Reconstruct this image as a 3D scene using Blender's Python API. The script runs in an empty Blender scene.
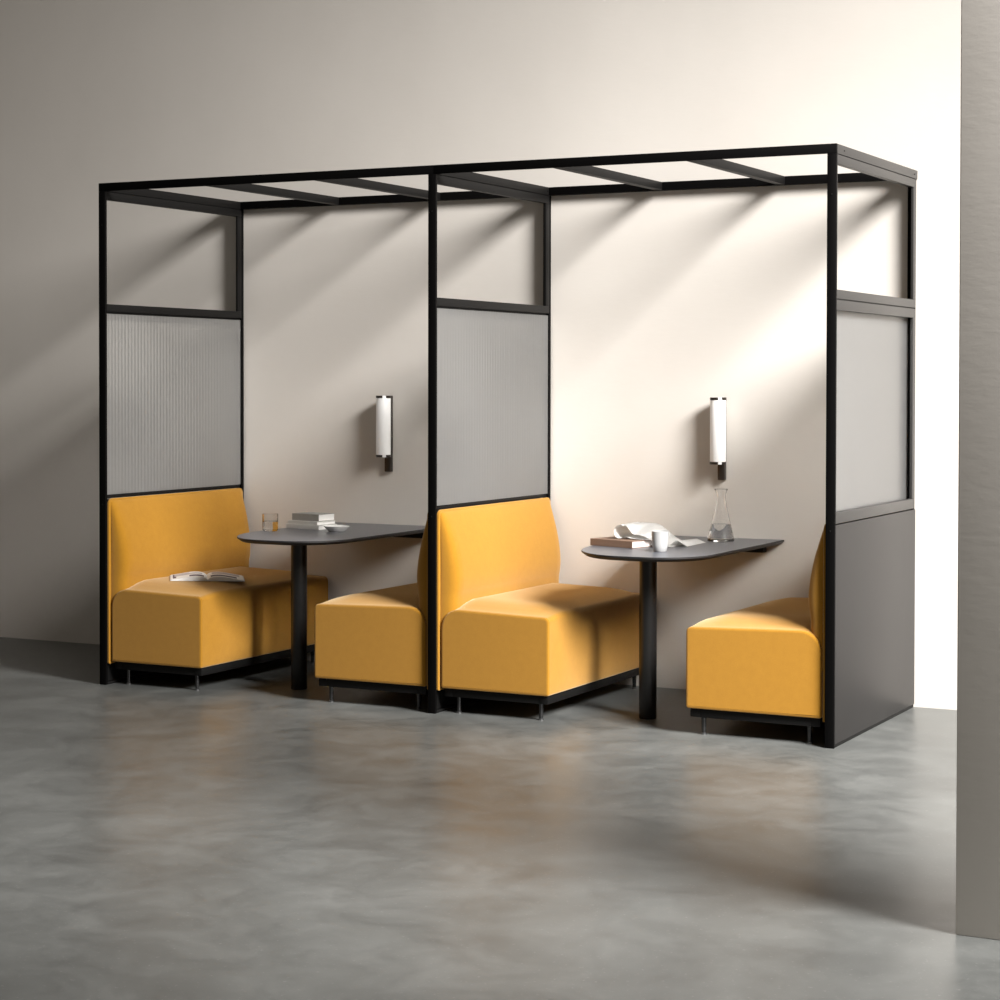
import bpy, bmesh, math, random
from mathutils import Vector, Matrix
random.seed(4)
PI = math.pi
scene = bpy.context.scene
col = scene.collection

# ------------------------------------------------------------------ measures
H, P = 2.40, 0.0386            # frame height, tube section
W, M = 3.6465, 1.804           # frame width, left side of the middle post
D, WALL = 1.168, 1.170         # frame depth, wall plane
TZ = 0.728                     # table top height

# ------------------------------------------------------------------ materials
def new_mat(name):
    m = bpy.data.materials.new(name); m.use_nodes = True
    nt = m.node_tree
    return m, nt, nt.nodes['Principled BSDF']

def simple(name, rgb, rough=.5, metallic=0., spec=.5, **kw):
    m, nt, b = new_mat(name)
    b.inputs['Base Color'].default_value = (*rgb, 1)
    b.inputs['Roughness'].default_value = rough
    b.inputs['Metallic'].default_value = metallic
    b.inputs['Specular IOR Level'].default_value = spec
    for k, v in kw.items():
        b.inputs[k.replace('_', ' ')].default_value = v
    return m

def node(nt, kind, **kw):
    n = nt.nodes.new(kind)
    for k, v in kw.items(): setattr(n, k, v)
    return n

def noise(nt, vec, scale, detail=4, rough=.55, dist=0.):
    n = node(nt, 'ShaderNodeTexNoise')
    n.inputs['Scale'].default_value = scale
    n.inputs['Detail'].default_value = detail
    n.inputs['Roughness'].default_value = rough
    n.inputs['Distortion'].default_value = dist
    nt.links.new(vec, n.inputs['Vector'])
    return n

def ramp(nt, fac, stops):
    r = node(nt, 'ShaderNodeValToRGB')
    el = r.color_ramp.elements
    while len(el) < len(stops): el.new(.5)
    for e, (p, c) in zip(el, stops):
        e.position = p; e.color = (*c, 1)
    nt.links.new(fac, r.inputs[0])
    return r

def bump(nt, b, fac, strength, dist=.002):
    bp = node(nt, 'ShaderNodeBump')
    bp.inputs['Strength'].default_value = strength
    bp.inputs['Distance'].default_value = dist
    nt.links.new(fac, bp.inputs['Height'])
    nt.links.new(bp.outputs[0], b.inputs['Normal'])

def coord(nt, scale=(1, 1, 1)):
    tc = node(nt, 'ShaderNodeTexCoord')
    mp = node(nt, 'ShaderNodeMapping')
    mp.inputs['Scale'].default_value = scale
    nt.links.new(tc.outputs['Object'], mp.inputs[0])
    return mp.outputs[0]

def wall_material(name, a, b_):
    m, nt, b = new_mat(name)
    v = coord(nt, (1, 1, .8))
    n1 = noise(nt, v, 1.6, 6, .6)
    r = ramp(nt, n1.outputs['Fac'], [(.3, a), (.7, b_)])
    nt.links.new(r.outputs[0], b.inputs['Base Color'])
    b.inputs['Roughness'].default_value = .85
    b.inputs['Specular IOR Level'].default_value = .2
    n2 = noise(nt, coord(nt, (1, 1, 3)), 14, 6, .6)
    bump(nt, b, n2.outputs['Fac'], .12, .004)
    return m

def floor_material():
    m, nt, b = new_mat('polished concrete')
    v = coord(nt)
    big = noise(nt, v, 1.1, 5, .6, .3)
    mid = noise(nt, v, 4.0, 9, .72, .5)
    fine = noise(nt, v, 75, 3, .6)
    mx = node(nt, 'ShaderNodeMix', data_type='FLOAT')
    mx.inputs[0].default_value = .62
    nt.links.new(big.outputs['Fac'], mx.inputs[2]); nt.links.new(mid.outputs['Fac'], mx.inputs[3])
    r = ramp(nt, mx.outputs[0], [(.34, (.067, .0695, .067)), (.5, (.110, .114, .110)), (.66, (.160, .164, .158))])
    sp = ramp(nt, fine.outputs['Fac'], [(.62, (0, 0, 0)), (.74, (1, 1, 1))])
    mc = node(nt, 'ShaderNodeMix', data_type='RGBA')
    nt.links.new(sp.outputs[0], mc.inputs[0])
    sc_ = node(nt, 'ShaderNodeMath', operation='MULTIPLY'); sc_.inputs[1].default_value = .35
    nt.links.new(sp.outputs[0], sc_.inputs[0]); nt.links.new(sc_.outputs[0], mc.inputs[0])
    nt.links.new(r.outputs[0], mc.inputs[6]); mc.inputs[7].default_value = (.34, .335, .32, 1)
    nt.links.new(mc.outputs[2], b.inputs['Base Color'])
    rr = node(nt, 'ShaderNodeMapRange')
    rr.inputs[1].default_value = .3; rr.inputs[2].default_value = .7
    rr.inputs[3].default_value = .29; rr.inputs[4].default_value = .40
    nt.links.new(mid.outputs['Fac'], rr.inputs[0]); nt.links.new(rr.outputs[0], b.inputs['Roughness'])
    b.inputs['Specular IOR Level'].default_value = .42
    return m

def fabric_material():
    m, nt, b = new_mat('mustard wool fabric')
    v = coord(nt)
    n1 = noise(nt, v, 260, 3, .6)
    n2 = noise(nt, v, 30, 4, .6)
    mx = node(nt, 'ShaderNodeMix', data_type='FLOAT'); mx.inputs[0].default_value = .4
    nt.links.new(n1.outputs['Fac'], mx.inputs[2]); nt.links.new(n2.outputs['Fac'], mx.inputs[3])
    r = ramp(nt, mx.outputs[0], [(.3, (.325, .146, .0085)), (.7, (.390, .184, .0135))])
    nt.links.new(r.outputs[0], b.inputs['Base Color'])
    b.inputs['Roughness'].default_value = .9
    b.inputs['Specular IOR Level'].default_value = .15
    b.inputs['Sheen Weight'].default_value = .5
    b.inputs['Sheen Roughness'].default_value = .5
    b.inputs['Sheen Tint'].default_value = (1, .86, .62, 1)
    bump(nt, b, n1.outputs['Fac'], .25, .001)
    return m

def metal_material(name, rgb, rough, spec=.5):
    m, nt, b = new_mat(name)
    n = noise(nt, coord(nt), 350, 2)
    r = ramp(nt, n.outputs['Fac'], [(.3, tuple(c * .9 for c in rgb)), (.7, tuple(c * 1.1 for c in rgb))])
    nt.links.new(r.outputs[0], b.inputs['Base Color'])
    b.inputs['Roughness'].default_value = rough
    b.inputs['Specular IOR Level'].default_value = spec
    bump(nt, b, n.outputs['Fac'], .04, .0005)
    return m

def glass_material(name, rgb=(1, 1, 1), rough=0., ior=1.45):
    m = bpy.data.materials.new(name); m.use_nodes = True
    nt = m.node_tree; nt.nodes.clear()
    o = node(nt, 'ShaderNodeOutputMaterial'); g = node(nt, 'ShaderNodeBsdfGlass')
    g.inputs['Color'].default_value = (*rgb, 1); g.inputs['Roughness'].default_value = rough; g.inputs['IOR'].default_value = ior
    nt.links.new(g.outputs[0], o.inputs[0])
    return m

def reeded_material():
    m = bpy.data.materials.new('reeded glass'); m.use_nodes = True
    nt = m.node_tree; nt.nodes.clear()
    o = node(nt, 'ShaderNodeOutputMaterial')
    rf = node(nt, 'ShaderNodeBsdfRefraction'); rf.inputs['Color'].default_value = (1, .995, .98, 1)
    rf.inputs['Roughness'].default_value = .28; rf.inputs['IOR'].default_value = 1.06
    tr = node(nt, 'ShaderNodeBsdfTransparent'); tr.inputs['Color'].default_value = (1, 1, .99, 1)
    tl = node(nt, 'ShaderNodeBsdfTranslucent'); tl.inputs['Color'].default_value = (.85, .84, .83, 1)
    df = node(nt, 'ShaderNodeBsdfDiffuse'); df.inputs['Color'].default_value = (.72, .72, .72, 1)
    gl = node(nt, 'ShaderNodeBsdfGlossy'); gl.inputs['Roughness'].default_value = .22
    def mix(f, a, b):
        x = node(nt, 'ShaderNodeMixShader')
        if isinstance(f, float): x.inputs[0].default_value = f
        else: nt.links.new(f, x.inputs[0])
        nt.links.new(a, x.inputs[1]); nt.links.new(b, x.inputs[2]); return x.outputs[0]
    fr = node(nt, 'ShaderNodeFresnel'); fr.inputs['IOR'].default_value = 1.3
    a = mix(.64, rf.outputs[0], tr.outputs[0])
    d = mix(.45, tl.outputs[0], df.outputs[0])
    a = mix(.21, a, d)
    a = mix(fr.outputs[0], a, gl.outputs[0])
    nt.links.new(a, o.inputs[0])
    return m

MAT = {
    'wall': wall_material('greige plaster', (.665, .625, .575), (.705, .664, .613)),
    'pier': wall_material('greige plaster on the pier', (.665, .625, .575), (.705, .664, .613)),
    'floor': floor_material(),
    'fabric': fabric_material(),
    'post': metal_material('black powder coat', (.002, .0018, .0018), .6, .08),
    'frame': metal_material('anthracite powder coat', (.007, .0066, .0064), .5, .16),
    'outer': metal_material('grey powder coat', (.024, .0228, .022), .38, .5),
    'panel': metal_material('dark grey powder coat', (.021, .0195, .019), .42, .27),
    'under': metal_material('matt black steel', (.005, .0048, .0046), .55, .2),
    'pole': metal_material('black steel tube', (.008, .0078, .0076), .36, .45),
    'leg': simple('dark chrome', (.06, .06, .06), .25, .8),
    'glide': simple('steel glide', (.22, .22, .22), .3, .9),
    'top': metal_material('dark grey linoleum', (.098, .102, .117), .33, .5),
    'edge': metal_material('black table edge', (.016, .015, .015), .5, .4),
    'reeded': reeded_material(),
    'bronze': simple('dark bronze', (.045, .036, .030), .35, .6),
    'paper': simple('white paper', (.82, .81, .79), .7, spec=.2),
    'ink': simple('dark printed picture', (.09, .075, .11), .6, spec=.2),
    'tint': simple('grey printed picture', (.48, .45, .47), .6, spec=.2),
    'greybook': simple('grey cloth cover', (.30, .29, .27), .8),
    'palebook': simple('pale grey cover', (.66, .655, .63), .7),
    'kraft': simple('brown card cover', (.235, .145, .098), .75),
    'pink': simple('pinkish page edges', (.60, .53, .51), .8),
    'ceramic': simple('grey white glazed ceramic', (.40, .40, .40), .3),
    'porcelain': simple('white porcelain', (.83, .82, .80), .25),
    'glass': glass_material('clear glass'),
    'water': glass_material('water', (1, 1, 1), 0, 1.33),
}
opal = simple('opal glass', (.80, .79, .775), .35)
_b = opal.node_tree.nodes['Principled BSDF']
_b.inputs['Emission Color'].default_value = (1, .975, .95, 1)
_b.inputs['Emission Strength'].default_value = .10
MAT['opal'] = opal

# ------------------------------------------------------------------ helpers
def link_mesh(name, bm, mat, parent=None, loc=None, smooth=None, mats=None):
    me = bpy.data.meshes.new(name)
    bmesh.ops.recalc_face_normals(bm, faces=bm.faces)
    bm.to_mesh(me); bm.free()
    for m in (mats or [mat]): me.materials.append(MAT[m])
    if smooth is not None:
        for p in me.polygons: p.use_smooth = True
        me.set_sharp_from_angle(angle=math.radians(smooth))
    o = bpy.data.objects.new(name, me); col.objects.link(o)
    if parent: o.parent = parent
    if loc: o.location = loc
    return o

def add_box(bm, x0, x1, y0, y1, z0, z1, bev=0., seg=2, rot=None):
    r = bmesh.ops.create_cube(bm, size=1)
    vs = r['verts']
    for v in vs:
        v.co = Vector((x0 + (v.co.x + .5) * (x1 - x0), y0 + (v.co.y + .5) * (y1 - y0), z0 + (v.co.z + .5) * (z1 - z0)))
    if bev:
        es = list({e for v in vs for e in v.link_edges})
        bmesh.ops.bevel(bm, geom=es, offset=bev, segments=seg, affect='EDGES', profile=.5)

def box(name, x0, x1, y0, y1, z0, z1, mat, parent=None, bev=.0015, seg=2):
    bm = bmesh.new(); add_box(bm, x0, x1, y0, y1, z0, z1, bev, seg)
    return link_mesh(name, bm, mat, parent, smooth=35 if bev else None)

def lathe(bm, prof, n=40, c=(0, 0, 0), closed=False):
    rings = []
    for r, z in prof:
        if r < 1e-6: rings.append([bm.verts.new((c[0], c[1], c[2] + z))])
        else: rings.append([bm.verts.new((c[0] + r * math.cos(2 * PI * i / n), c[1] + r * math.sin(2 * PI * i / n), c[2] + z)) for i in range(n)])
    pairs = list(zip(rings, rings[1:]))
    if closed: pairs.append((rings[-1], rings[0]))
    for a, b in pairs:
        for i in range(n):
            j = (i + 1) % n
            if len(a) == 1 and len(b) == 1: continue
            if len(a) == 1: bm.faces.new((a[0], b[i], b[j]))
            elif len(b) == 1: bm.faces.new((a[i], b[0], a[j]))
            else: bm.faces.new((a[i], b[i], b[j], a[j]))

def turned(name, prof, mat, parent=None, loc=None, n=40, closed=False):
    bm = bmesh.new(); lathe(bm, prof, n, closed=closed)
    return link_mesh(name, bm, mat, parent, loc, smooth=40)

def extrude_y(bm, stations):
    """stations: list of (profile [(x, z)...], y); equal length profiles, capped at both ends."""
    a, b = stations[0], stations[-1]
    stations = [(inset_poly(a[0], .004), a[1])] + list(stations) + [(inset_poly(b[0], .004), b[1])]
    rows = [[bm.verts.new((x, y, z)) for x, z in pr] for pr, y in stations]
    n = len(rows[0])
    for a, b in zip(rows, rows[1:]):
        for i in range(n):
            j = (i + 1) % n
            bm.faces.new((a[i], a[j], b[j], b[i]))
    bm.faces.new(rows[0][::-1]); bm.faces.new(rows[-1])

def round_poly(pts, seg=6):
    """pts: (x, z, radius) in order; rounded corner polygon."""
    out = []; n = len(pts)
    for i, (x, z, r) in enumerate(pts):
        p = Vector((x, z))
        if r <= 0: out.append((x, z)); continue
        a = (Vector(pts[i - 1][:2]) - p).normalized(); b = (Vector(pts[(i + 1) % n][:2]) - p).normalized()
        ang = a.angle(b); t = r / math.tan(ang / 2)
        c = p + (a + b).normalized() * (r / math.sin(ang / 2))
        s, e = p + a * t, p + b * t
        a0 = math.atan2(s.y - c.y, s.x - c.x); a1 = math.atan2(e.y - c.y, e.x - c.x)
        da = (a1 - a0 + PI) % (2 * PI) - PI
        for k in range(seg + 1):
            th = a0 + da * k / seg
            out.append((c.x + r * math.cos(th), c.y + r * math.sin(th)))
    return out

def inset_poly(pr, d):
    n = len(pr); out = []
    area = sum(pr[i][0] * pr[(i + 1) % n][1] - pr[(i + 1) % n][0] * pr[i][1] for i in range(n))
    s = 1 if area > 0 else -1
    for i in range(n):
        a = Vector(pr[i - 1]); b = Vector(pr[i]); c = Vector(pr[(i + 1) % n])
        t = ((b - a).normalized() if (b - a).length > 1e-9 else Vector((0, 0))) + ((c - b).normalized() if (c - b).length > 1e-9 else Vector((0, 0)))
        if t.length < 1e-9: out.append(tuple(b)); continue
        t.normalize(); nrm = Vector((-t.y, t.x)) * s
        out.append((b.x + nrm.x * d, b.y + nrm.y * d))
    return out

def smooth01(t):
    t = max(0., min(1., t)); return t * t * (3 - 2 * t)

def tube(bm, pts, r, n=8):
    pts = [Vector(p) for p in pts]; rows = []
    for i, p in enumerate(pts):
        t = (pts[min(i + 1, len(pts) - 1)] - pts[max(i - 1, 0)]).normalized()
        up = Vector((0, 0, 1)) if abs(t.z) < .9 else Vector((1, 0, 0))
        a = t.cross(up).normalized(); b = t.cross(a)
        rows.append([bm.verts.new(p + (a * math.cos(2 * PI * k / n) + b * math.sin(2 * PI * k / n)) * r) for k in range(n)])
    for A, B in zip(rows, rows[1:]):
        for k in range(n):
            bm.faces.new((A[k], A[(k + 1) % n], B[(k + 1) % n], B[k]))
    bm.faces.new(rows[0][::-1]); bm.faces.new(rows[-1])

def thing(name, label, cat, loc=(0, 0, 0), rz=0., group=None):
    o = bpy.data.objects.new(name, None); col.objects.link(o)
    o.empty_display_size = .1
    o.location = loc; o.rotation_euler = (0, 0, rz)
    o['label'] = label; o['category'] = cat
    if group: o['group'] = group
    return o

def tag(o, label, cat, group=None):
    o['label'] = label; o['category'] = cat
    if group: o['group'] = group
    return o

def dup(root, loc, label):
    r = root.copy(); col.objects.link(r); r.location = loc; r['label'] = label
    for ch in list(root.children):
        c = ch.copy(); col.objects.link(c); c.parent = r
        for g in ch.children:
            d = g.copy(); col.objects.link(d); d.parent = c
    return r

# ------------------------------------------------------------------ the setting
def setting(name, x0, x1, y0, y1, z0, z1, mat, label, bev=0):
    o = box(name, x0, x1, y0, y1, z0, z1, mat, None, bev)
    o['kind'] = 'structure'; o['label'] = label; o['category'] = name.split('_')[0]
    return o
setting('floor', -7, 13, -11, WALL + .2, -.2, 0, 'floor', 'polished mottled grey concrete floor')
setting('wall_back', -7, 13, WALL, WALL + .2, 0, 5.2, 'wall', 'greige plastered wall behind the seating booth')
setting('wall_right', 4.770, 5.90, -2.4544, -2.13, 0, 5.2, 'pier', 'greige end of a short return wall in the right foreground', .004)

# ------------------------------------------------------------------ the booth frame
fr = thing('seating_booth', 'tall black metal frame with two seating bays standing against the greige wall', 'booth')
PX = [-.006, M - .006, W - P]                                # left sides of the posts
for x in PX:
    fp = box('post', x, x + P, 0, .014, 0, H - P, 'post', fr)
    for zz in (.865, 2.20):                        # small fixing screws on the front face
        bm = bmesh.new()
        bmesh.ops.create_cone(bm, cap_ends=True, segments=12, radius1=.0035, radius2=.0028, depth=.003,
                              matrix=Matrix.Translation((x + P * .5, -.0012, zz)) @ Matrix.Rotation(PI / 2, 4, 'X'))
        link_mesh('screw', bm, 'under', fp)
    box('post', x, x + P - .006, D - .022, D, 0, H - P, 'post', fr)
for a, b in ((PX[0], M + P / 2), (M + P / 2, W)):
    box('front_beam', a, b, 0, .014, H - P, H, 'post', fr)
    box('back_beam', (a if a == PX[0] else PX[1]) + P, PX[2] if b == W else PX[1], D - P, D, H - P, H, 'post', fr)
for x in PX:
    cb = box('side_beam', x + .0005, x + P - .0005, .014, D, H - P, H, 'outer' if x == PX[2] else 'frame', fr)
    for yy in (.10, D - .05):
        bm = bmesh.new()
        bmesh.ops.create_cone(bm, cap_ends=True, segments=12, radius1=.0035, radius2=.0028, depth=.003,
                              matrix=Matrix.Translation((x + P, yy, H - .02)) @ Matrix.Rotation(PI / 2, 4, 'Y'))
        link_mesh('screw', bm, 'under', cb)
for x in (.622, 1.2155, 2.412, 3.0196):
    box('roof_slat', x - P / 2, x + P / 2, .014, D - P, H - P + .0005, H - .0005, 'frame', fr)

def ring(bm, x0, x1, y0, y1, z0, z1, wt, wb, wl, wr):
    add_box(bm, x0, x1, y0, y1, z1 - wt, z1, .0015)
    add_box(bm, x0, x1, y0, y1, z0, z0 + wb, .0015)
    add_box(bm, x0, x1, y0, y0 + wl, z0 + wb, z1 - wt, .0015)
    add_box(bm, x1 - .012, x1, y1 - wr, y1, z0 + wb, z1 - wt, .0015)

def reeded_pane(x, sgn, y0, y1, z0, z1, parent):
    """flat face at x, ribs on the side sgn."""
    bm = bmesh.new(); n = 44; k = 8
    front, back = [], []
    for i in range(n * k + 1):
        y = y0 + (y1 - y0) * i / (n * k)
        d = .004 + .0008 * abs(math.sin(PI * i / k))
        front.append((x + sgn * d, y)); back.append((x, y))
    loop = front + back[::-1]
    lo = [bm.verts.new((a, b, z0)) for a, b in loop]; hi = [bm.verts.new((a, b, z1)) for a, b in loop]
    m = len(loop)
    for i in range(m):
        j = (i + 1) % m; bm.faces.new((lo[i], lo[j], hi[j], hi[i]))
    c = n * k + 1
    for vs in (lo, hi):
        for i in range(c - 1):
            bm.faces.new((vs[i], vs[i + 1], vs[m - 2 - i], vs[m - 1 - i]))
    return link_mesh('glass_pane', bm, 'reeded', parent, smooth=50)

SEAM1, SEAM2 = 1.786, .891
YA, YB = .0145, D - .023
for k, x in enumerate(PX):
    xa, xb = x + .004, x + P - .004
    if k == 2: xa, xb = x + .012, x + P - .001
    bm = bmesh.new(); ring(bm, xa, xb, YA, YB, SEAM1 + .002, H - P - .003, .036, .036, .005, .036)
    box('seam_strip', xa + .005, x + P - .006, YA, YB, H - P - .012, H - P - .0005, 'under', fr, 0)
    link_mesh('upper_opening_frame', bm, 'outer' if k == 2 else 'frame', fr, smooth=35)
    bm = bmesh.new()
    if k == 2: ring(bm, xa, xb, YA, YB, SEAM2 + .002, SEAM1 - .003, .040, .044, .005, .036)
    else: ring(bm, xa, xb - .012, YA, YB, SEAM2 + .002, SEAM1 - .003, .036, .028, .005, .030)
    box('seam_strip', xa + .005, (xb if k == 2 else xb - .012) - .004, YA, YB, SEAM1 - .010, SEAM1 + .010, 'under', fr, 0)
    gf = link_mesh('glazing_frame', bm, 'outer' if k == 2 else 'frame', fr, smooth=35)
    if k == 2: reeded_pane(x + .006, -1, YA + .004, YB - .004, SEAM2 + .008, SEAM1 - .008, gf)
    else: reeded_pane(xb - .010, 1, YA + .002, YB - .002, SEAM2 + .020, SEAM1 - .008, gf)
    px0, px1 = (x + .016, x + P - .0005) if k == 2 else (x + .013, x + P - .013)
    lp = box('lower_panel', px0, px1, YA, D - .006 if k == 2 else YB, .014, SEAM2 - .003, 'panel' if k == 2 else 'under', fr, .0015)
    if k == 2: lp['label'] = 'smooth dark grey solid panel'
    box('bottom_rail', x + .008, x + P - .003, YA, YB, 0, .012, 'under', fr, .001)

# ------------------------------------------------------------------ benches
BL = 1.118                                         # bench length along the side frame
def bench(name, label, d, mir, loc):
    """back at local x = 0, front at +d (mirrored: -d); near end at local y = 0."""
    root = thing(name, label, 'bench', loc, 0, 'mustard upholstered booth benches')
    sx = -1 if mir else 1
    def fin(nm, bm, mat, parent, smooth=40):
        if mir:
            for v in bm.verts: v.co.x = -v.co.x
        return link_mesh(nm, bm, mat, parent, smooth=smooth)
    # seat
    base = round_poly([(.022, .112, .008), (d, .112, .010), (d, .447, .022), (.022, .462, .085)], 7)
    i0 = max(range(len(base)), key=lambda i: base[i][0] + base[i][1])
    prof = []
    for i, p in enumerate(base):
        prof.append(p); q = base[(i + 1) % len(base)]
        L = math.hypot(q[0] - p[0], q[1] - p[1])
        if L > .12:
            n = 14 if p[1] > .3 and q[1] > .3 else 6
            for j in range(1, n): prof.append((p[0] + (q[0] - p[0]) * j / n, p[1] + (q[1] - p[1]) * j / n))
    ys = [.0, .0025, .007, .014, .03, .05, .08, .12, .17, .23, .30, .38, .46]
    ys = ys + [BL / 2] + [BL - y for y in ys[::-1]]
    st = []
    for y in ys:
        e = min(y, BL - y)
        ins = .007 * (1 - math.sqrt(max(0, 1 - (1 - min(1, e / .007)) ** 2)))
        pr = inset_poly(prof, ins) if ins > 1e-6 else list(prof)
        s = smooth01((e - .004) / .17)
        out = []
        for x, z in pr:
            up = max(0., min(1., (z - .40) / .045))
            wf = smooth01((d - x + .03) / .17) * .75 + .25
            wb = smooth01((x - .0) / .12) * .55 + .45
            fb = max(0., min(1., (x - d + .01) / .01)) * math.sin(PI * max(0, min(1, (z - .112) / .335)))
            out.append((x + .007 * s * fb, z + .036 * s * up * wf * wb))
        st.append((out, y))
    bm = bmesh.new(); extrude_y(bm, st)
    seat = fin('seat', bm, 'fabric', root)
    # piping along the seams of both end panels
    for yy in (.008, BL - .008):
        bm = bmesh.new()
        pp = [(x, yy, z) for x, z in inset_poly(prof, .0006) if z > .12]
        k = max(range(len(pp)), key=lambda i: -pp[i][0] * 0 + (pp[i][2] < .16 and pp[i][0] > d - .05))
        pp = pp[k:] + pp[:k]
        tube(bm, pp, .0022, 6)
        fin('piping', bm, 'fabric', seat)
    # backrest pad: curved front, flat end faces
    fp = [(.016, .300), (.080, .300), (.082, .49), (.089, .545), (.092, .595), (.085, .665), (.069, .742), (.046, .815), (.026, .866), (.015, .884)]
    sm = []
    for i in range(1, len(fp) - 1):
        p0, p1, p2, p3 = [Vector(fp[max(0, min(len(fp) - 1, i + o))]) for o in (-1, 0, 1, 2)]
        for j in range(4):
            t = j / 4
            sm.append(tuple(.5 * ((2 * p1) + (-p0 + p2) * t + (2 * p0 - 5 * p1 + 4 * p2 - p3) * t * t + (-p0 + 3 * p1 - 3 * p2 + p3) * t ** 3)))
    sm = [fp[0]] + sm + [fp[-1]]
    ys = [0, .004, .009, .016, .026, .04, .08, .2, .4]; y0, y1 = .010, BL - .010; L = y1 - y0
    ys = ys + [L / 2] + [L - y for y in ys[::-1]]
    st = []
    for y in ys:
        e = min(y, L - y); f = 1 - (1 - min(1, e / .04)) ** 2
        th = math.sqrt(max(.0, 1 - (1 - min(1, e / .045)) ** 2)) * .85 + .15
        k = .012 * (1 - math.sqrt(max(0, 1 - (1 - min(1, e / .026)) ** 2)))
        st.append(([(.014 + (x - .014) * th, z - (k if z > .8 else 0)) for x, z in sm], y0 + y))
    bm = bmesh.new(); extrude_y(bm, st)
    fin('backrest', bm, 'fabric', root)
    # upholstered back board whose rim shows all round the pad
    rim = round_poly([(0, .10, .006), (BL + .008, .10, .006), (BL + .008, .893, .028), (0, .893, .028)], 6)
    bm = bmesh.new()
    rows = []
    for x, ins in ((.001, .003), (.003, 0), (.011, 0), (.0135, .003)):
        rows.append([bm.verts.new((x, y - .004, z)) for y, z in inset_poly(rim, ins)] if ins else [bm.verts.new((x, y - .004, z)) for y, z in rim])
    n = len(rim)
    for a, b in zip(rows, rows[1:]):
        for i in range(n): bm.faces.new((a[i], a[(i + 1) % n], b[(i + 1) % n], b[i]))
    bm.faces.new(rows[0][::-1]); bm.faces.new(rows[-1])
    fin('back_board', bm, 'fabric', root)
    # black base frame and legs
    bm = bmesh.new()
    add_box(bm, d - .055, d - .012, .02, BL - .02, .074, .1115, .002)
    add_box(bm, .03, .07, .02, BL - .02, .074, .1115, .002)
    for yy in (.02, BL - .06): add_box(bm, .07, d - .055, yy, yy + .04, .074, .1115, .002)
    bf = fin('base_frame', bm, 'under', root)
    for lx in (.085, d - .06):
        for ly in (.052, BL - .06):
            bm = bmesh.new(); lathe(bm, [(0, .075), (.0105, .075), (.0085, .008), (0, .008)], 16, (lx, ly, 0))
            lg = fin('leg', bm, 'leg', root)
            bm = bmesh.new(); lathe(bm, [(0, .0085), (.008, .0085), (.012, .005), (.012, .0), (0, 0)], 16, (lx, ly, 0))
            fin('glide', bm, 'glide', lg)
    return root

BY = .020
b1 = bench('booth_bench', 'mustard bench at the far left end with an open magazine on its seat', .546, False, (P - .0115, BY, 0))
b3 = dup(b1, (M + P - .0115, BY, 0), 'mustard bench right of the middle post, facing right with its whole backrest in view')
b2 = bench('booth_bench', 'mustard bench left of the middle post, facing the table with the tumbler', .601, True, (M - .0065, BY, 0))
b4 = dup(b2, (W - P - .0005, BY, 0), 'mustard bench at the right end, backing onto the dark grey panel')

# ------------------------------------------------------------------ tables
def table(label, loc):
    root = thing('booth_table', label, 'table', loc, 0, 'dark wall-mounted booth tables')
    yb = WALL - .004 - loc[1]; yf = -loc[1] + .003
    hw = .325
    def outline(ins):
        pts = []
        n = 18
        def corner(cx, cy, rx, ry, a0, a1):
            for i in range(n + 1):
                a = a0 + (a1 - a0) * i / n
                pts.append((cx + rx * math.cos(a), cy + ry * math.sin(a)))
        rx, ry = .33, .50
        corner(-hw + rx, yf + ry, rx, ry, PI, 1.5 * PI)
        corner(hw - .22, yf + .26, .22, .26, 1.5 * PI, 2 * PI)
        pts += [(hw, yf + .5), (hw, yb), (-hw, yb), (-hw, yf + .60)]
        return inset_poly(pts, ins) if ins else pts
    bm = bmesh.new(); rows = []
    for z, ins in ((TZ, .0015), (TZ - .0015, 0), (TZ - .0075, 0), (TZ - .020, .018)):
        o = outline(ins)
        o = [(x, min(y, yb)) for x, y in o]
        rows.append([bm.verts.new((x, y, z)) for x, y in o])
    n = len(rows[0]); 
    ft = bm.faces.new(rows[0]); ft.material_index = 0
    for a, b in zip(rows, rows[1:]):
        for i in range(n):
            f = bm.faces.new((a[i], a[(i + 1) % n], b[(i + 1) % n], b[i])); f.material_index = 1
    f = bm.faces.new(rows[-1][::-1]); f.material_index = 1
    link_mesh('tabletop', bm, 'top', root, smooth=30, mats=['top', 'edge'])
    turned('pole', [(0, TZ - .0205), (.038, TZ - .0205), (.038, .004), (.0365, 0), (0, 0)], 'pole', root, n=48)
    turned('mounting_plate', [(0, TZ - .0202), (.09, TZ - .0202), (.09, TZ - .026), (0, TZ - .026)], 'pole', root)
    box('wall_bracket', -.24, .24, yb - .05, yb, TZ - .060, TZ - .0205, 'under', root, .002)
    return root
T2 = (2.705, .33, 0); T1 = (.915, .33, 0)
t2 = table('dark grey round-fronted table in the right bay, carrying the carafe', T2)
t1 = dup(t2, T1, 'dark grey round-fronted table in the left bay, carrying the tumbler')

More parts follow.
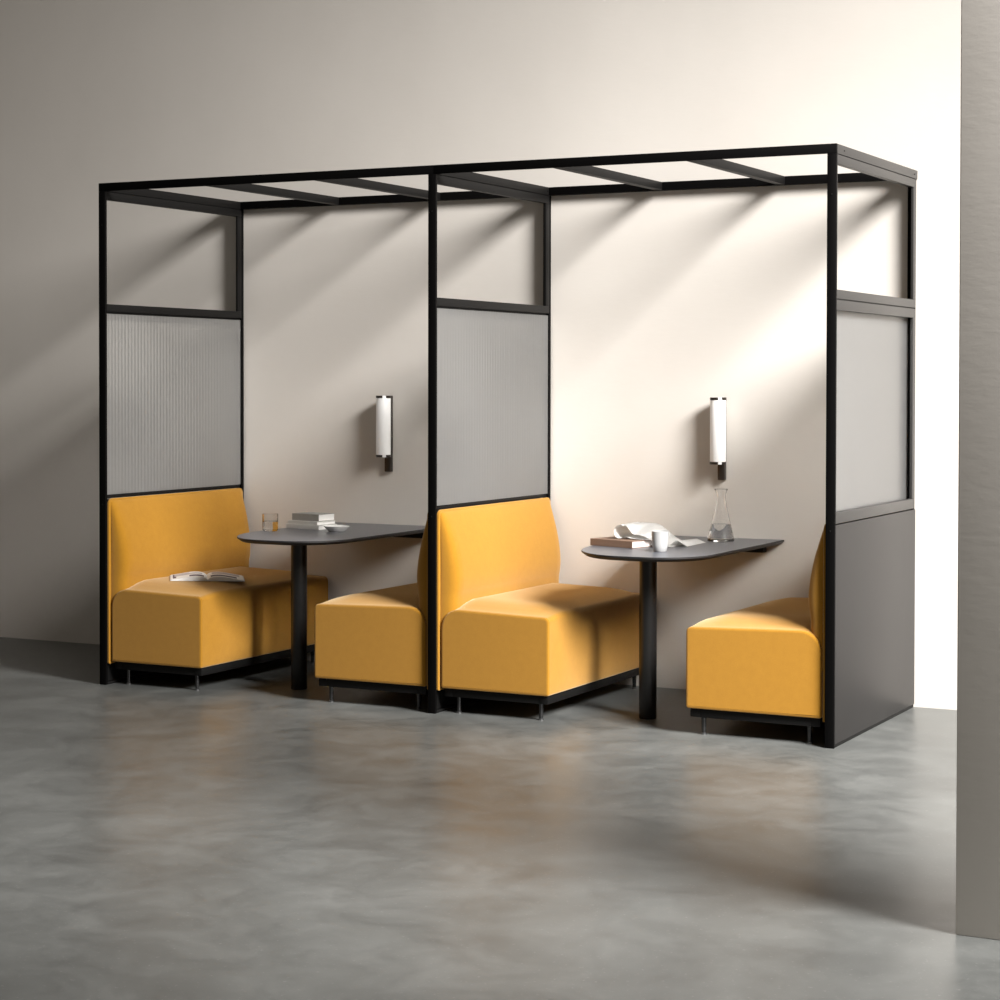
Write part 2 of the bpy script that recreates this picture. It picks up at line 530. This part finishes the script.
# ------------------------------------------------------------------ wall lamps
def wall_lamp(label, x):
    z0, z1 = 1.085, 1.372
    root = thing('wall_lamp', label, 'wall lamp', (x, WALL, 0), 0, 'white tube wall lamps')
    yc = -.068
    turned('lamp_tube', [(0, z0), (.036, z0), (.037, z0 + .003), (.037, z1 - .003), (.036, z1), (0, z1)], 'opal', root, (0, yc, 0), 48)
    for za, zb in ((z1, z1 + .012), (z0 - .012, z0)):
        bm = bmesh.new(); n = 48
        # clip-like end ring with a gap towards the room
        gap = math.radians(-52); hwid = math.radians(17)
        R0, R1 = .012, .0385
        pts = [gap + hwid + (2 * PI - 2 * hwid) * i / n for i in range(n + 1)]
        q = [[bm.verts.new((r * math.cos(a), r * math.sin(a), z)) for a in pts] for r, z in ((R0, za), (R1, za), (R1, zb), (R0, zb))]
        for k in range(4):
            A, B = q[k], q[(k + 1) % 4]
            for i in range(n): bm.faces.new((A[i], A[i + 1], B[i + 1], B[i]))
        bm.faces.new([q[k][0] for k in range(4)]); bm.faces.new([q[k][-1] for k in range(4)][::-1])
        link_mesh('end_ring', bm, 'bronze', root, (0, yc, 0), smooth=40)
        turned('tube_tip', [(0, za), (.0315, za), (.0315, zb), (0, zb)], 'opal', root, (0, yc, 0), 32)
    box('bracket', -.017, .017, -.030, -.0005, .997, 1.384, 'bronze', root, .003)
    return root
wl2 = wall_lamp('white tube lamp on the wall above the carafe', 2.727)
wl1 = dup(wl2, (.922, WALL, 0), 'white tube lamp on the wall above the stacked books')

# ------------------------------------------------------------------ things on the left table and bench
# tumbler of water
def tumbler(loc):
    root = thing('tumbler', 'short clear glass of water at the left edge of the left table', 'glass', loc)
    R, h = .0385, .084
    turned('glass_body', [(0, 0), (R - .006, 0), (R - .001, .006), (R, .02), (R, h), (R - .0011, h + .0006), (R - .0022, h),
                          (R - .0022, .016), (R - .006, .0105), (0, .0095)], 'glass', root, n=48)
    turned('water', [(0, .0093), (R - .0062, .0103), (R - .0021, .0158), (R - .0021, .046), (0, .046)], 'water', root, n=48)
tumbler((.648, .487, TZ + .0003))

def book(label, loc, rz, w, l, h, cover, pages='paper', group=None, name='book'):
    """spine along local x at y = 0, fore edge at y = l, ends at x = 0 and w."""
    root = thing(name, label, 'book', loc, rz, group)
    bm = bmesh.new(); t = .002
    add_box(bm, 0, w, 0, l, 0, t, .0006, 1); add_box(bm, 0, w, 0, l, h - t, h, .0006, 1)
    add_box(bm, 0, w, 0, t * 1.2, t, h - t, .0003, 1)
    link_mesh('cover', bm, cover, root)
    bm = bmesh.new(); add_box(bm, .003, w - .003, t * 1.2, l - .003, t, h - t)
    link_mesh('page_block', bm, pages, root)
    return root

gb = 'stacked books on the left table'
rz = -.20
bx, by = .598, .700
z = TZ + .0004
book('white slim book at the bottom of the stack on the left table', (bx, by, z), rz, .225, .135, .022, 'palebook', group=gb); z += .0224
book('pale thin book in the middle of the stack on the left table', (bx + .006, by + .008, z), rz - .02, .205, .130, .016, 'palebook', group=gb); z += .0164
book('grey covered book on top of the stack on the left table', (bx + .022, by + .022, z), rz + .03, .178, .120, .034, 'greybook', group=gb)
# small white dish beside the stack
bm = bmesh.new()
lathe(bm, [(0, 0), (.036, 0), (.040, .003), (.058, .020), (.062, .026), (.060, .0268), (.055, .021), (.038, .006), (0, .0045)], 48)
for v in bm.verts: v.co.x *= 1.05
tag(link_mesh('dish', bm, 'porcelain', None, (.938, .630, TZ + .0003), 40), 'small shallow white dish at the right side of the stacked books', 'dish')

# open magazine on the left bench
def magazine():
    ang = math.atan2(.6, .8)
    root = thing('magazine', 'open magazine with printed pages lying on the left bench seat', 'magazine', (.340, .395, .4915), ang)
    root.rotation_euler = (Matrix.Rotation(.030, 4, 'Y') @ Matrix.Rotation(ang, 4, 'Z')).to_euler()
    pw, pl, nx, ny = .176, .222, 22, 14
    def hgt(t): return .004 + .019 * math.sin(PI * min(1, t * 1.02) ** .62) * (1 - .25 * t)
    for s in (-1, 1):
        bm = bmesh.new(); top, bot = [], []
        for j in range(ny + 1):
            y = -pl / 2 + pl * j / ny; rt, rb = [], []
            for i in range(nx + 1):
                t = i / nx
                zz = hgt(t) if i else .006
                rt.append(bm.verts.new((s * pw * t * .985, y, zz))); rb.append(bm.verts.new((s * pw * t * .985, y, y * 0 + .0012)))
            top.append(rt); bot.append(rb)
        for j in range(ny):
            for i in range(nx):
                f = bm.faces.new((top[j][i], top[j][i + 1], top[j + 1][i + 1], top[j + 1][i]))
                u, v = i / nx, j / ny
                if s < 0:
                    if .08 < u < .5 and .14 < v < .42: f.material_index = 1
                    elif .5 <= u < .88 and .45 < v < .86: f.material_index = 2
                    elif .86 < u < .95 and .2 < v < .9: f.material_index = 1
                    elif .1 < u < .5 and .5 < v < .85: f.material_index = 2
                else:
                    if .08 < u < .8 and .12 < v < .36: f.material_index = 1
                    elif .12 < u < .9 and .5 < v < .9: f.material_index = 2
                bm.faces.new((bot[j][i], bot[j + 1][i], bot[j + 1][i + 1], bot[j][i + 1]))
        for j in range(ny):
            for i in (0, nx): bm.faces.new((top[j][i], top[j + 1][i], bot[j + 1][i], bot[j][i]))
        for i in range(nx):
            for j in (0, ny): bm.faces.new((top[j][i], top[j][i + 1], bot[j][i + 1], bot[j][i]))
        link_mesh('page_stack', bm, 'paper', root, smooth=40, mats=['paper', 'ink', 'tint'])
    box('cover', -pw - .003, pw + .003, -pl / 2 - .002, pl / 2 + .002, 0, .0012, 'palebook', root, 0)
magazine()

# ------------------------------------------------------------------ things on the right table
book('thick brown book lying under the curled newspaper on the right table', (2.372, .455, TZ + .0004), -.30, .245, .170, .031, 'kraft', 'pink', name='book')

def newspaper():
    root = thing('newspaper', 'open white newspaper with a curled edge draped over the brown book', 'newspaper', (2.535, .50, TZ + .0006), .05)
    # profile in local (x, z): from the inner end of the curl round to the sheet lying on the table
    curl = []
    cx, cz, r = -.024, .065, .027
    for i in range(0, 15):
        a = math.radians(-50 - i * 18.5)             # from lower right, clockwise round the left side to the top
        curl.append((cx + r * math.cos(a) * .95, cz + r * math.sin(a) * 1.1))
    tail = [(-.006, .0935), (.03, .092), (.070, .088), (.105, .066), (.135, .040), (.165, .022), (.19, .011), (.21, .005)]
    lead = [(.12, .034), (.07, .0345), (.03, .037), (.010, .042)]
    pts = [Vector(p) for p in lead + curl[1:] + tail]
    fine = []
    for i in range(len(pts) - 1):
        p0, p1, p2, p3 = pts[max(0, i - 1)], pts[i], pts[i + 1], pts[min(len(pts) - 1, i + 2)]
        for j in range(4):
            t = j / 4
            fine.append(.5 * ((2 * p1) + (-p0 + p2) * t + (2 * p0 - 5 * p1 + 4 * p2 - p3) * t * t + (-p0 + 3 * p1 - 3 * p2 + p3) * t ** 3))
    fine.append(pts[-1])
    bm = bmesh.new(); rows = []
    ny = 10; L = .27
    for j in range(ny + 1):
        v = j / ny; y = -.045 + .215 * v
        row = []
        for i, p in enumerate(fine):
            t = i / (len(fine) - 1)
            dr = (max(0, t - .45)) * 1.0
            tw = smooth01((p.x + .004) / .045) if i > .45 * len(fine) else 0
            zz = p.y * (1 - .42 * (1 - v) * tw)
            row.append(bm.verts.new((p.x + .02 * v * dr, y + .05 * dr, max(.002, zz))))
        rows.append(row)
    for a, b in zip(rows, rows[1:]):
        for i in range(len(fine) - 1): bm.faces.new((a[i], a[i + 1], b[i + 1], b[i]))
    bmesh.ops.solidify(bm, geom=bm.faces, thickness=.0016)
    link_mesh('curled_sheet', bm, 'paper', root, smooth=60)
    # second sheet folded flat on the table, a lifted corner on its right
    bm = bmesh.new(); rows = []
    for j in range(7):
        v = j / 6; row = []
        for i in range(13):
            u = i / 12
            lift = .030 * max(0, 1 - abs(u - .72) / .28) * (1 - .3 * v)
            row.append(bm.verts.new((.130 + .132 * u, -.075 + .255 * v + .12 * u, .0025 + lift + .014 * (1 - u) * (u < .5))))
        rows.append(row)
    for a, b in zip(rows, rows[1:]):
        for i in range(12): bm.faces.new((a[i], a[i + 1], b[i + 1], b[i]))
    bmesh.ops.solidify(bm, geom=bm.faces, thickness=.0016)
    link_mesh('flat_sheet', bm, 'paper', root, smooth=60)
newspaper()

bm = bmesh.new()
lathe(bm, [(0, 0), (.024, 0), (.028, .004), (.0345, .030), (.0365, .088), (.0350, .0885), (.0335, .087), (.0315, .030), (.025, .007), (0, .006)], 48)
tag(link_mesh('cup', bm, 'ceramic', None, (2.777, .290, TZ + .0003), 40), 'small grey-white handleless cup at the front of the right table', 'cup')

def carafe(loc):
    root = thing('carafe', 'tall clear glass carafe half full of water on the right table', 'carafe', loc)
    out = [(.056, 0), (.061, .004), (.0615, .012), (.050, .060), (.038, .110), (.027, .160), (.0215, .200), (.022, .215), (.027, .232), (.032, .240)]
    t = .0026
    inn = [(r - t, z) for r, z in out[::-1][:-3]] + [(.057, .016), (.052, .011), (0, .0095)]
    turned('glass_body', [(0, 0)] + out + [(.0308, .2412)] + inn, 'glass', root, n=56)
    wr = [(0, .0093), (.0519, .0108), (.0569, .0158), (.0475, .0600), (.0420, .0805), (0, .0805)]
    turned('water', wr, 'water', root, n=56)
carafe((2.811, .925, TZ + .0003))

# ------------------------------------------------------------------ light
def area(name, loc, target, size, energy, color):
    L = bpy.data.lights.new(name, 'AREA'); L.spread = math.radians(60); L.shape = 'DISK'; L.size = size; L.energy = energy; L.color = color
    o = bpy.data.objects.new(name, L); col.objects.link(o); o.location = loc
    o.rotation_euler = (Vector(target) - Vector(loc)).to_track_quat('-Z', 'Y').to_euler()
    return o
area('key_light', (9.7, -3.2, 5.9), (-.5, 1, -2.2), 3.6, 474, (1, .98, .958))

w = bpy.data.worlds.new('dim room'); scene.world = w; w.use_nodes = True
w.node_tree.nodes['Background'].inputs[0].default_value = (1, .90, .78, 1)
w.node_tree.nodes['Background'].inputs[1].default_value = .12

# ------------------------------------------------------------------ camera
cd = bpy.data.cameras.new('camera'); cam = bpy.data.objects.new('camera', cd); col.objects.link(cam)
yaw, pitch, roll = .4755344, .01920721, .0015908630
f = Vector((-math.sin(yaw) * math.cos(pitch), math.cos(yaw) * math.cos(pitch), -math.sin(pitch)))
r = Vector((math.cos(yaw), math.sin(yaw), 0)); u = r.cross(f)
r2 = r * math.cos(roll) + u * math.sin(roll); u2 = -r * math.sin(roll) + u * math.cos(roll)
mw = Matrix((r2, u2, -f)).transposed().to_4x4(); mw.translation = (6.12781808, -7.71860477, 1.45767263)
cam.matrix_world = mw
cd.sensor_width = 36; cd.sensor_fit = 'HORIZONTAL'; cd.lens = 2020.49708 * 36 / 1000
cd.shift_y = -(500 - 420.102) / 1000
cd.clip_end = 100
scene.camera = cam
scene.view_settings.view_transform = 'Standard'
scene.view_settings.look = 'None'
scene.view_settings.exposure = 0
scene.view_settings.gamma = 1
scene.view_settings.use_curve_mapping = False
